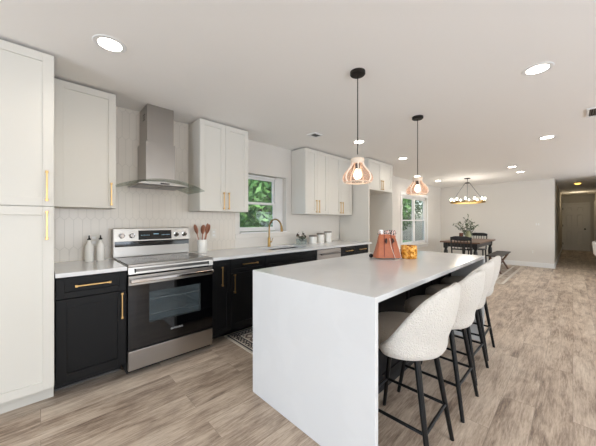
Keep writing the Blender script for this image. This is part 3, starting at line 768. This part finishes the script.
def ceil_vent(x, y, lx, ly, label):
    t = thing('ceiling_vent', label, 'air vent', (x, y, CZ-.012))
    z0 = CZ-.012; f = .02
    build('frame', B().box(x-lx/2, x+lx/2, y-ly/2, y-ly/2+f, z0, CZ-.001).box(x-lx/2, x+lx/2, y+ly/2-f, y+ly/2, z0, CZ-.001).box(x-lx/2, x-lx/2+f, y-ly/2+f, y+ly/2-f, z0, CZ-.001).box(x+lx/2-f, x+lx/2, y-ly/2+f, y+ly/2-f, z0, CZ-.001), 'trim', t)
    b = B(); n = int((ly-2*f)/.018)
    for k in range(n):
        yy = y-ly/2+f+.006+k*.018; b.box(x-lx/2+f, x+lx/2-f, yy, yy+.006, z0+.003, CZ-.003)
    build('louvers', b, 'steel_d', t); build('duct_opening', B().box(x-lx/2+f, x+lx/2-f, y-ly/2+f, y+ly/2-f, CZ-.003, CZ-.001), 'vent', t)
ceil_vent(2.64, 2.40, .16, .14, 'small square ceiling vent near the sink window')
ceil_vent(4.20, -.22, .32, .24, 'ceiling vent grille at the right edge of the photo')
# hall ceiling lamp
t = thing('hall_ceiling_lamp', 'small warm flush ceiling lamp in the dim hall', 'ceiling light', (11.6, -.10, CZ-.05))
build('base', B().lathe([(0, .05), (.08, .05), (.08, .04), (0, .04)], (11.6, -.10, CZ-.051), 24), 'bronze', t)
build('shade', B().lathe([(.07, .04), (.065, .015), (.04, 0), (0, -.004)], (11.6, -.10, CZ-.051), 24), mat('amber_hall_shade', (240, 200, 110), .4, emit=(255, 205, 100), estr=1.2), t, smooth=True)

# ------------------------------------------------------------------ things on the counters
def bottle(x, y, label):
    t = thing('oil_bottle', label, 'bottle', (x, y, .914), 'white oil bottles')
    build('bottle_body', B().lathe([(0, 0), (.031, 0), (.033, .004), (.033, .125), (.028, .150), (.015, .172), (.0125, .190), (.015, .196), (0, .196)], (x, y, .914), 24), 'porcelain', t, smooth='auto')
    build('pourer', B().lathe([(0, .196), (.013, .197), (.015, .204), (.006, .212), (.005, .236), (0, .238)], (x, y, .914), 14), 'bronze', t, smooth='auto')
    build('lever', B().tube([(x, y, 1.126), (x+.012, y-.014, 1.118)], .003, 8), 'bronze', t)
bottle(.317, 3.06, 'left one of two white ceramic oil bottles left of the range')
bottle(.402, 3.07, 'right one of two white ceramic oil bottles, nearer the range')
cx, cy = 1.362, 3.02
tag(build('utensil_crock', B().lathe([(0, 0), (.050, 0), (.053, .004), (.053, .150), (.050, .154), (.047, .150), (.047, .012), (0, .010)], (cx, cy, .914), 30), 'porcelain', smooth='auto'), 'white ceramic utensil crock just right of the range', 'crock')
for i, (dx, dy, lean, top, sz, lb) in enumerate(((-.02, 0, -.09, 1.245, 1.75, 'wooden spoon leaning left in the white crock'),
      (.0, .01, .022, 1.24, 1.45, 'wooden spoon standing upright in the middle of the crock'),
      (.012, -.008, .058, 1.258, 1.6, 'tall wooden spatula leaning right in the crock, second from the right'),
      (.022, .012, .095, 1.245, 1.5, 'wooden spoon leaning farthest right in the crock'))):
    bx, by = cx+dx, cy+dy; tx, ty = cx+lean, cy+dy*2
    p0 = Vector((bx-(.010 if lean > 0 else -.01), by, .928)); p1 = Vector((tx, ty, top)); d = (p1-p0); L_ = d.length
    b = B().tube([(0, 0, 0), (0, 0, L_*.68)], [.0065, .006], 8)
    rings = []
    prof = [(.006, .64), (.018, .70), (.025, .78), (.027, .86), (.022, .94), (.010, .99), (.001, 1.0)]
    b.lathe([(r*sz, z*L_) for r, z in prof], n=14, sx=1, sy=.28)
    b.rot(Matrix.Translation(p0) @ d.to_track_quat('Z', 'Y').to_matrix().to_4x4())
    tag(build('wooden_spoon', b, 'wood', smooth='auto', origin=p0), lb, 'spoon', 'wooden utensils in the crock')
def canister(x, h, label):
    y = 3.02
    t = thing('canister', label, 'canister', (x, y, .914), 'white canisters')
    build('jar', B().lathe([(0, 0), (.062, 0), (.066, .004), (.066, h), (.060, h+.002), (0, h+.002)], (x, y, .914), 32), 'porcelain', t, smooth='auto')
    build('lid', B().lathe([(0, h+.002), (.067, h+.002), (.068, h+.006), (.068, h+.018), (.062, h+.022), (0, h+.022)], (x, y, .914), 32), mat('dark_canister_lid', (122, 110, 98), .5), t, smooth='auto')
canister(3.27, .112, 'shortest of three white canisters, leftmost'); canister(3.46, .140, 'middle-height white canister between the other two'); canister(3.66, .168, 'tallest of three white canisters, rightmost')
# greenery in low clear vase by the sink
vx, vy = 3.0, 3.02
b = B(); x0, x1, y0, y1 = vx-.075, vx+.075, vy-.045, vy+.045; e = .004; z0, z1 = .914, 1.0
b.box(x0, x1, y0, y1, z0, z0+e).box(x0, x0+e, y0, y1, z0+e, z1).box(x1-e, x1, y0, y1, z0+e, z1).box(x0+e, x1-e, y0, y0+e, z0+e, z1).box(x0+e, x1-e, y1-e, y1, z0+e, z1)
tag(build('glass_planter', b, 'clear'), 'low clear glass planter right of the faucet', 'vase')
def leaf(b, c, d, n, L_, W_):
    d = d.normalized(); s = d.cross(n).normalized(); n2 = s.cross(d)
    v = [c, c+d*L_*.35+s*W_, c+d*L_*.75+s*W_*.7, c+d*L_, c+d*L_*.75-s*W_*.7, c+d*L_*.35-s*W_]
    m1 = c+d*L_*.5-n2*W_*.3
    V = [b.bm.verts.new(p) for p in v]; c_ = b.bm.verts.new(m1)
    for i in range(6): b._f([V[i], V[(i+1) % 6], c_])
def sprig(name, base, ends, leafm, label, cat, L_, W_, seed, berries=0):
    rnd = random.Random(seed); t = thing(name, label, cat, base)
    sb = B(); lb = B()
    for e in ends:
        p0 = Vector(base); p3 = Vector(e); mid = (p0+p3)/2+Vector((0, 0, .25*(p3-p0).length*(.5)))
        pts = []
        for k in range(9):
            u = k/8; pts.append(p0*(1-u)**2+mid*2*u*(1-u)+p3*u*u)
        sb.tube(pts, [.0035-.0022*k/8 for k in range(9)], 6)
        for k in range(3, 9):
            for s in range(3):
                dr = (pts[k]-pts[k-1]).normalized()
                q = Vector((rnd.gauss(0, 1), rnd.gauss(0, 1), rnd.gauss(0, .7))).normalized()
                leaf(lb, pts[k]-dr*rnd.random()*.03, (dr*.6+q).normalized(), Vector((rnd.gauss(0, 1), rnd.gauss(0, 1), 1)), L_*(.7+.6*rnd.random()), W_)
    build('stems', sb, 'bark', t); build('leaves', lb, leafm, t, recalc=False)
    if berries:
        bb = B()
        for k in range(berries):
            c = Vector(ends[k % len(ends)])+Vector((rnd.gauss(0, .014), rnd.gauss(0, .014), rnd.gauss(0, .014)))
            bb.lathe([(0, -.013), (.009, -.009), (.013, 0), (.009, .009), (0, .013)], c, 10)
        build('berries', bb, 'maroon', t, smooth=True)
sprig('berry_sprigs', (vx, vy, .92), [(vx-.12, vy-.03, 1.08), (vx-.05, vy+.02, 1.06), (vx+.01, vy-.02, 1.11), (vx+.05, vy-.02, 1.03), (vx+.08, vy+.01, 1.05), (vx-.01, vy-.03, 1.04)], 'sage', 'olive sprigs with dark berries standing in the low glass planter', 'plant', .04, .008, 4, 10)
# wall plates
def plate(x, z, label, wall='k', kind='outlet'):
    if wall == 'k':
        y = t0
        t = thing('wall_outlet', label, 'outlet', (x, y, z))
        build('plate', B().box(x-.036, x+.036, y-.006, y-.0005, z-.058, z+.058), 'outlet', t, bevel=.002)
        for dz in (-.022, .022): build('socket', B().box(x-.014, x+.014, y-.0075, y-.006, z+dz-.012, z+dz+.012), 'trim', t)
    else:
        y = x; X_ = FX
        t = thing('wall_outlet' if kind == 'outlet' else 'light_switch', label, kind, (X_, y, z))
        build('plate', B().box(X_-.006, X_-.0005, y-(.036 if kind == 'outlet' else .06), y+(.036 if kind == 'outlet' else .06), z-.058, z+.058), 'outlet', t, bevel=.002)
        for d_ in (-1, 1):
            if kind == 'outlet': build('socket', B().box(X_-.008, X_-.006, y-.014, y+.014, z+d_*.022-.012, z+d_*.022+.012), 'trim', t)
            else: build('rocker', B().box(X_-.009, X_-.006, y+d_*.024-.014, y+d_*.024+.014, z-.03, z+.03), 'trim', t)
t0 = WY-.006
plate(1.585, 1.125, 'white wall outlet on the backsplash right of the crock'); plate(.365, 1.10, 'white wall outlet behind the two oil bottles')
plate(.79, .42, 'white outlet low on the far wall', 'f'); plate(.69, 1.20, 'white double light switch on the far wall', 'f', 'switch')

# ------------------------------------------------------------------ bag and votive on the island
A_ = math.radians(-40)
def islrot(o_loc, ang): return Matrix.Translation(o_loc) @ Matrix.Rotation(ang, 4, 'Z')
bl = (2.46, 1.28, .914); RB = math.radians(-44)
t = thing('handbag', 'terracotta leather handbag with patterned scarf on the island', 'handbag', bl)
def bagpart(name, b, m, parent=t, **k):
    b.rot(islrot(bl, RB)); return build(name, b, m, parent, **k)
b = B(); rows = []
for k in range(11):
    u = k/10; z = .012+u*.225; hw = .128-.05*u-.004*math.sin(u*PI); hd = .06*(1-u)**.8+.016
    row = []
    for j in range(24):
        a = 2*PI*j/24; cx_, sy_ = math.cos(a), math.sin(a); ex = .28
        row.append((hw*math.copysign(abs(cx_)**ex, cx_), hd*math.copysign(abs(sy_)**ex, sy_)+.004*math.sin(7*a+k*.6)*(1-u), z))
    rows.append(row)
Rr = b.grid(rows, close_u=True); b._f(Rr[0][::-1]); b._f(Rr[-1])
bag = bagpart('bag_body', b, 'terracotta', smooth='auto')
for sx in (-1, 1):
    bagpart('tassel', B().tube([(sx*.03+.01, -.045, .20), (sx*.035+.01, -.058, .175), (sx*.028, -.064, .15)], [.006, .012, .004], 8), 'maroon')
for pts in ([(.012, -.05, .20), (.02, -.066, .12), (.045, -.082, .035), (.05, -.10, .006)], [(.07, -.045, .21), (.085, -.062, .15), (.10, -.085, .06), (.108, -.10, .01)]):
    bagpart('cord', B().tube(pts, .0022, 6), 'cream')
bagpart('hang_tag', B().box(.035, .085, -.125, -.10, .0, .003), 'cream')
rnd = random.Random(5); b = B()
for k in range(7):
    x = -.068+k*.023; b.lathe([(0, .225), (.018, .228), (.022, .25), (.017, .268+.010*rnd.random()), (0, .28)], (x, rnd.uniform(-.01, .01), 0), 10, 1, .8)
bagpart('scarf', b, 'scarf', smooth=True)
for sx in (-1, 1):
    bagpart('strap', B().tube([(sx*.045, -.071, .02), (sx*.042, -.058, .10), (sx*.036, -.040, .17), (sx*.032, -.024, .232)], .0045, 8), 'strapleather')
b = B()
for sx, h in ((-.055, .02),): b.box(sx-.018, sx+.012, -.008, .004, .235, .282)
bagpart('white_card', b, 'porcelain')
for x, y in ((-.142, .05), (.105, -.02)):
    b = B().lathe([(0, -.018), (.016, -.014), (.021, 0), (.016, .014), (0, .018)], n=14); b.rot(Matrix.Translation((x, y, .021)) @ Matrix.Rotation(PI/2, 4, 'X')); bagpart('round_knob', b, 'black', smooth=True)
vl = (2.63, 1.135, .914)
t = thing('candle_holder', 'amber tortoiseshell candle holder beside the terracotta bag', 'candle holder', vl)
build('cup', B().lathe([(0, 0), (.070, 0), (.076, .006), (.078, .06), (.075, .125), (.071, .127), (.070, .06), (.066, .012), (0, .012)], vl, 30), 'tortoise', t, smooth='auto')
build('wax', B().lathe([(0, .012), (.066, .012), (.069, .085), (0, .085)], vl, 30), 'cream', t)

# ------------------------------------------------------------------ rugs
def rug(name, x0, x1, y0, y1, bands, field, label):
    b = B(); mats = []; z = .006
    xx = [x0, x1, y0, y1]
    b.box(x0, x1, y0, y1, 0.0005, .0045); mats.append(bands[0][0]); d = 0
    for i, (m, w_) in enumerate(bands):
        if m not in mats: mats.append(m)
        b.mi = mats.index(m); a0, a1, c0, c1 = x0+d, x1-d, y0+d, y1-d; zz0, zz1 = .0045, .0065
        b.box(a0, a1, c0, c0+w_, zz0, zz1).box(a0, a1, c1-w_, c1, zz0, zz1).box(a0, a0+w_, c0+w_, c1-w_, zz0, zz1).box(a1-w_, a1, c0+w_, c1-w_, zz0, zz1); d += w_
    mats.append(field); b.mi = len(mats)-1; b.box(x0+d, x1-d, y0+d, y1-d, .0045, .0065)
    return tag(build(name, b, mats), label, 'rug')
rug('runner_rug', 1.465, 3.30, 1.96, 2.705, [('rug_cream', .022), ('rug_dark', .02), ('rug_cream', .012), ('rug_band', .06), ('rug_dark', .015), ('rug_cream', .015)], 'rug_field', 'grey and cream patterned runner rug between range run and island')
rug('area_rug', 6.75, 9.85, .98, 3.0, [('rug2b', .05), ('rug2', .12), ('rug2b', .04)], 'rug2', 'faded beige area rug under the dining table')

# ------------------------------------------------------------------ dining set
RZ = .0065
TX0, TX1, TY0, TY1 = 7.5, 9.35, 1.54, 2.42
t = thing('dining_table', 'dining table with brown wood top and black turned legs', 'table', ((TX0+TX1)/2, (TY0+TY1)/2, RZ))
build('tabletop', B().box(TX0, TX1, TY0, TY1, .735, .77), 'tablewood', t, bevel=.004)
build('apron', B().box(TX0+.09, TX1-.09, TY0+.08, TY0+.10, .63, .735).box(TX0+.09, TX1-.09, TY1-.10, TY1-.08, .63, .735).box(TX0+.09, TX0+.11, TY0+.1, TY1-.1, .63, .735).box(TX1-.11, TX1-.09, TY0+.1, TY1-.1, .63, .735), 'darkwood', t)
for x in (TX0+.11, TX1-.11):
    for y in (TY0+.11, TY1-.11):
        b = B().box(x-.045, x+.045, y-.045, y+.045, .60, .734).lathe([(0, 0), (.03, 0), (.035, .02), (.028, .06), (.045, .12), (.03, .20), (.036, .28), (.05, .42), (.045, .52), (.03, .56), (.045, .60), (0, .6)], (x, y, RZ), 18)
        build('leg', b, 'darkwood', t, smooth='auto')
def dining_chair():
    t = thing('dining_chair', 'x', 'chair', (0, 0, 0), 'black dining chairs')
    build('seat', B().box(-.21, .21, -.2, .2, .43, .455), 'darkwood', t, bevel=.006)
    for sx in (-1, 1):
        build('leg', B().tube([(sx*.18, .17, .43), (sx*.19, .19, 0)], [.02, .014], 10), 'darkwood', t)
        build('leg', B().tube([(sx*.18, -.17, .43), (sx*.19, -.21, 0)], [.02, .014], 10), 'darkwood', t)
        build('back_post', B().tube([(sx*.19, -.18, .44), (sx*.20, -.20, .7), (sx*.205, -.23, .90)], [.016, .016, .013], 8), 'darkwood', t)
        build('stretcher', B().tube([(sx*.186, .18, .2), (sx*.187, -.19, .2)], .009, 8), 'darkwood', t)
    build('top_rail', B().prism([(-.215, .83), (.215, .83), (.222, .90), (.12, .925), (-.12, .925), (-.222, .90)], -.235, -.212, 'y'), 'darkwood', t, bevel=.004)
    build('lower_rail', B().box(-.195, .195, -.205, -.188, .60, .63), 'darkwood', t)
    for k in range(5):
        x = -.13+k*.065; build('spindle', B().tube([(x, -.197, .62), (x, -.224, .84)], .008, 8), 'darkwood', t)
    return t
c0 = dining_chair(); c0.location = (7.30, 1.84, RZ); c0.rotation_euler = (0, 0, -PI/2+.05); c0['label'] = 'black spindle-back dining chair at the near end of the dining table'
copy_tree(c0, (9.50, 2.02, RZ), PI/2, 'black dining chair at the far end of the dining table, beyond the vase')
t = thing('dining_bench', 'dark wooden bench on the walkway side of the dining table', 'bench', (8.45, 1.32, 0))
build('bench_top', B().box(7.75, 9.15, 1.17, 1.47, .435, .465), mat('weathered_dark_wood', (62, 56, 52), .5, var=.2), t, bevel=.004)
for x in (7.95, 8.95):
    build('leg', B().tube([(x, 1.20, .435), (x, 1.44, RZ+.012)], .022, 8).tube([(x, 1.44, .435), (x, 1.20, RZ+.012)], .022, 8), 'tablewood', t)
build('stretcher', B().tube([(7.95, 1.32, .22), (8.95, 1.32, .22)], .014, 8), 'tablewood', t)
# vase, greenery, bottle on tray
vv = (8.28, 1.96, .77)
tag(build('glass_vase', B().lathe([(0, 0), (.06, 0), (.075, .03), (.078, .12), (.06, .19), (.05, .22), (.058, .25), (.052, .25), (.044, .22), (.07, .12), (.066, .03), (0, .012)], vv, 24), 'paleglass', smooth='auto'), 'pale green glass vase in the middle of the dining table', 'vase')
rnd = random.Random(11)
ends = [(vv[0]+.3*rx_, vv[1]+.03+ry_*.68, .95+zz*.82) for rx_, ry_, zz in ((-.1, .46, .33), (.1, .30, .28), (-.15, .22, .38), (.05, .08, .50), (-.1, -.05, .62), (.15, -.12, .42), (-.2, -.22, .36), (.1, -.30, .28), (.25, .05, .40), (-.25, .0, .30), (.2, -.2, .2), (-.1, .16, .18), (.0, -.15, .22))]
sprig('olive_branches', (vv[0], vv[1], .80), ends, 'sage', 'leafy olive branches arranged in the glass vase on the dining table', 'plant', .075, .013, 9)
tb = (8.05, 2.07, .77)
tag(build('serving_tray', B().lathe([(0, 0), (.14, 0), (.15, .012), (.142, .012), (.134, .006), (0, .006)], tb, 28), 'darkwood', smooth='auto'), 'dark round tray on the dining table left of the vase', 'tray')
tag(build('pillar_candle', B().lathe([(0, .006), (.048, .006), (.048, .20), (.044, .205), (0, .203)], tb, 22), 'candle', smooth='auto'), 'brown pillar candle standing on the tray beside the vase', 'candle')

# chandelier
hx, hy = 8.22, 1.97; RZc = 1.79; RR = .39
t = thing('chandelier', 'round aged-brass ring chandelier with candle lights over the dining table', 'chandelier', (hx, hy, CZ))
build('canopy', B().lathe([(0, 0), (.07, 0), (.07, -.018), (.02, -.028), (0, -.028)], (hx, hy, CZ-.001), 24), 'bronze', t, smooth='auto')
build('stem', B().tube([(hx, hy, CZ-.02), (hx, hy, CZ-.13)], .008, 8), 'bronze', t)
build('hub', B().lathe([(0, .012), (.055, .012), (.055, -.012), (0, -.012)], (hx, hy, CZ-.13), 20), 'bronze', t)
va = math.atan2(hy, hx)+PI/2
for k in range(4):
    a = va+k*PI/2
    build('rod', B().tube([(hx+.05*math.cos(a), hy+.05*math.sin(a), CZ-.13), (hx+.3*math.cos(a), hy+.3*math.sin(a), CZ-.44), (hx+RR*.93*math.cos(a), hy+RR*.93*math.sin(a), RZc+.02)][0::2], .006, 8), 'steel_d', t)
ring = [(hx+RR*math.cos(2*PI*k/48), hy+RR*math.sin(2*PI*k/48)) for k in range(48)]
b = B(); rows = []
for k in range(48):
    c_, s_ = math.cos(2*PI*k/48), math.sin(2*PI*k/48)
    rows.append([(hx+r*c_, hy+r*s_, z) for r, z in ((RR-.012, RZc-.018), (RR+.012, RZc-.018), (RR+.012, RZc+.018), (RR-.012, RZc+.018))])
rows.append(rows[0])
b.grid(rows, close_u=True); bmesh.ops.remove_doubles(b.bm, verts=b.bm.verts, dist=1e-5)
build('ring', b, 'brass', t)
for k in range(12):
    a = 2*PI*k/12+.13; x, y = hx+RR*math.cos(a), hy+RR*math.sin(a)
    c = build('candle_cup', B().lathe([(0, .018), (.022, .018), (.022, .04), (0, .04)], (x, y, RZc), 12), 'brass', t)
    build('glass_shade', B().lathe([(.036, .035), (.038, .06), (.038, .14)], (x, y, RZc), 16), 'clear', c, smooth=True)
    build('bulb', B().lathe([(0, .04), (.010, .045), (.019, .075), (.017, .10), (.005, .12), (0, .123)], (x, y, RZc), 12), 'bulb2', c, smooth=True)
L = bpy.data.lights.new('chandelier_glow', 'POINT'); L.energy = 8; L.color = (1, .95, .88); L.shadow_soft_size = .3
o = bpy.data.objects.new('chandelier_glow', L); COL.objects.link(o); o.parent = t; o.location = (0, 0, RZc+.09-CZ)

# white tub chair at the right edge, in front of the hall
ax, ay = 9.35, -.66
t = thing('armchair', 'white rounded armchair cut off by the right edge, near the hall', 'armchair', (ax, ay, 0))
rows = []
for i in range(25):
    th = math.radians(-120+240*i/24)+PI*.5
    h = .80-.10*abs(i-12)/12
    r = .30
    rows.append([(ax+(r*.80)*math.cos(th), ay+(r*.80)*math.sin(th), .40), (ax+(r+.03)*math.cos(th), ay+(r+.03)*math.sin(th), .52), (ax+(r+.05)*math.cos(th), ay+(r+.05)*math.sin(th), h), (ax+(r+.0)*math.cos(th), ay+(r+.0)*math.sin(th), h+.01), (ax+(r-.02)*math.cos(th), ay+(r-.02)*math.sin(th), .50), (ax+(r*.68)*math.cos(th), ay+(r*.68)*math.sin(th), .42)])
b = B(); Rr = b.grid(rows, close_u=True); b._f(Rr[0]); b._f(Rr[-1][::-1]); build('backrest', b, 'porcelain', t, smooth=True)
build('seat', B().lathe([(0, .38), (.2, .38), (.25, .41), (.27, .45), (.24, .48), (0, .49)], (ax, ay, 0), 24), 'porcelain', t, smooth=True)
for k in range(4):
    a = PI/4+k*PI/2; build('leg', B().tube([(ax+.15*math.cos(a), ay+.15*math.sin(a), .39), (ax+.26*math.cos(a), ay+.26*math.sin(a), 0)], [.016, .011], 10), 'blackmetal', t)

L = bpy.data.lights.new('hall_fill', 'POINT'); L.energy = 2.6; L.color = (1, .86, .62); L.shadow_soft_size = .06  # fill light added near the end door, separate from the ceiling lamp
o = bpy.data.objects.new('hall_fill', L); COL.objects.link(o); o.location = (15.3, -.12, CZ-.25)
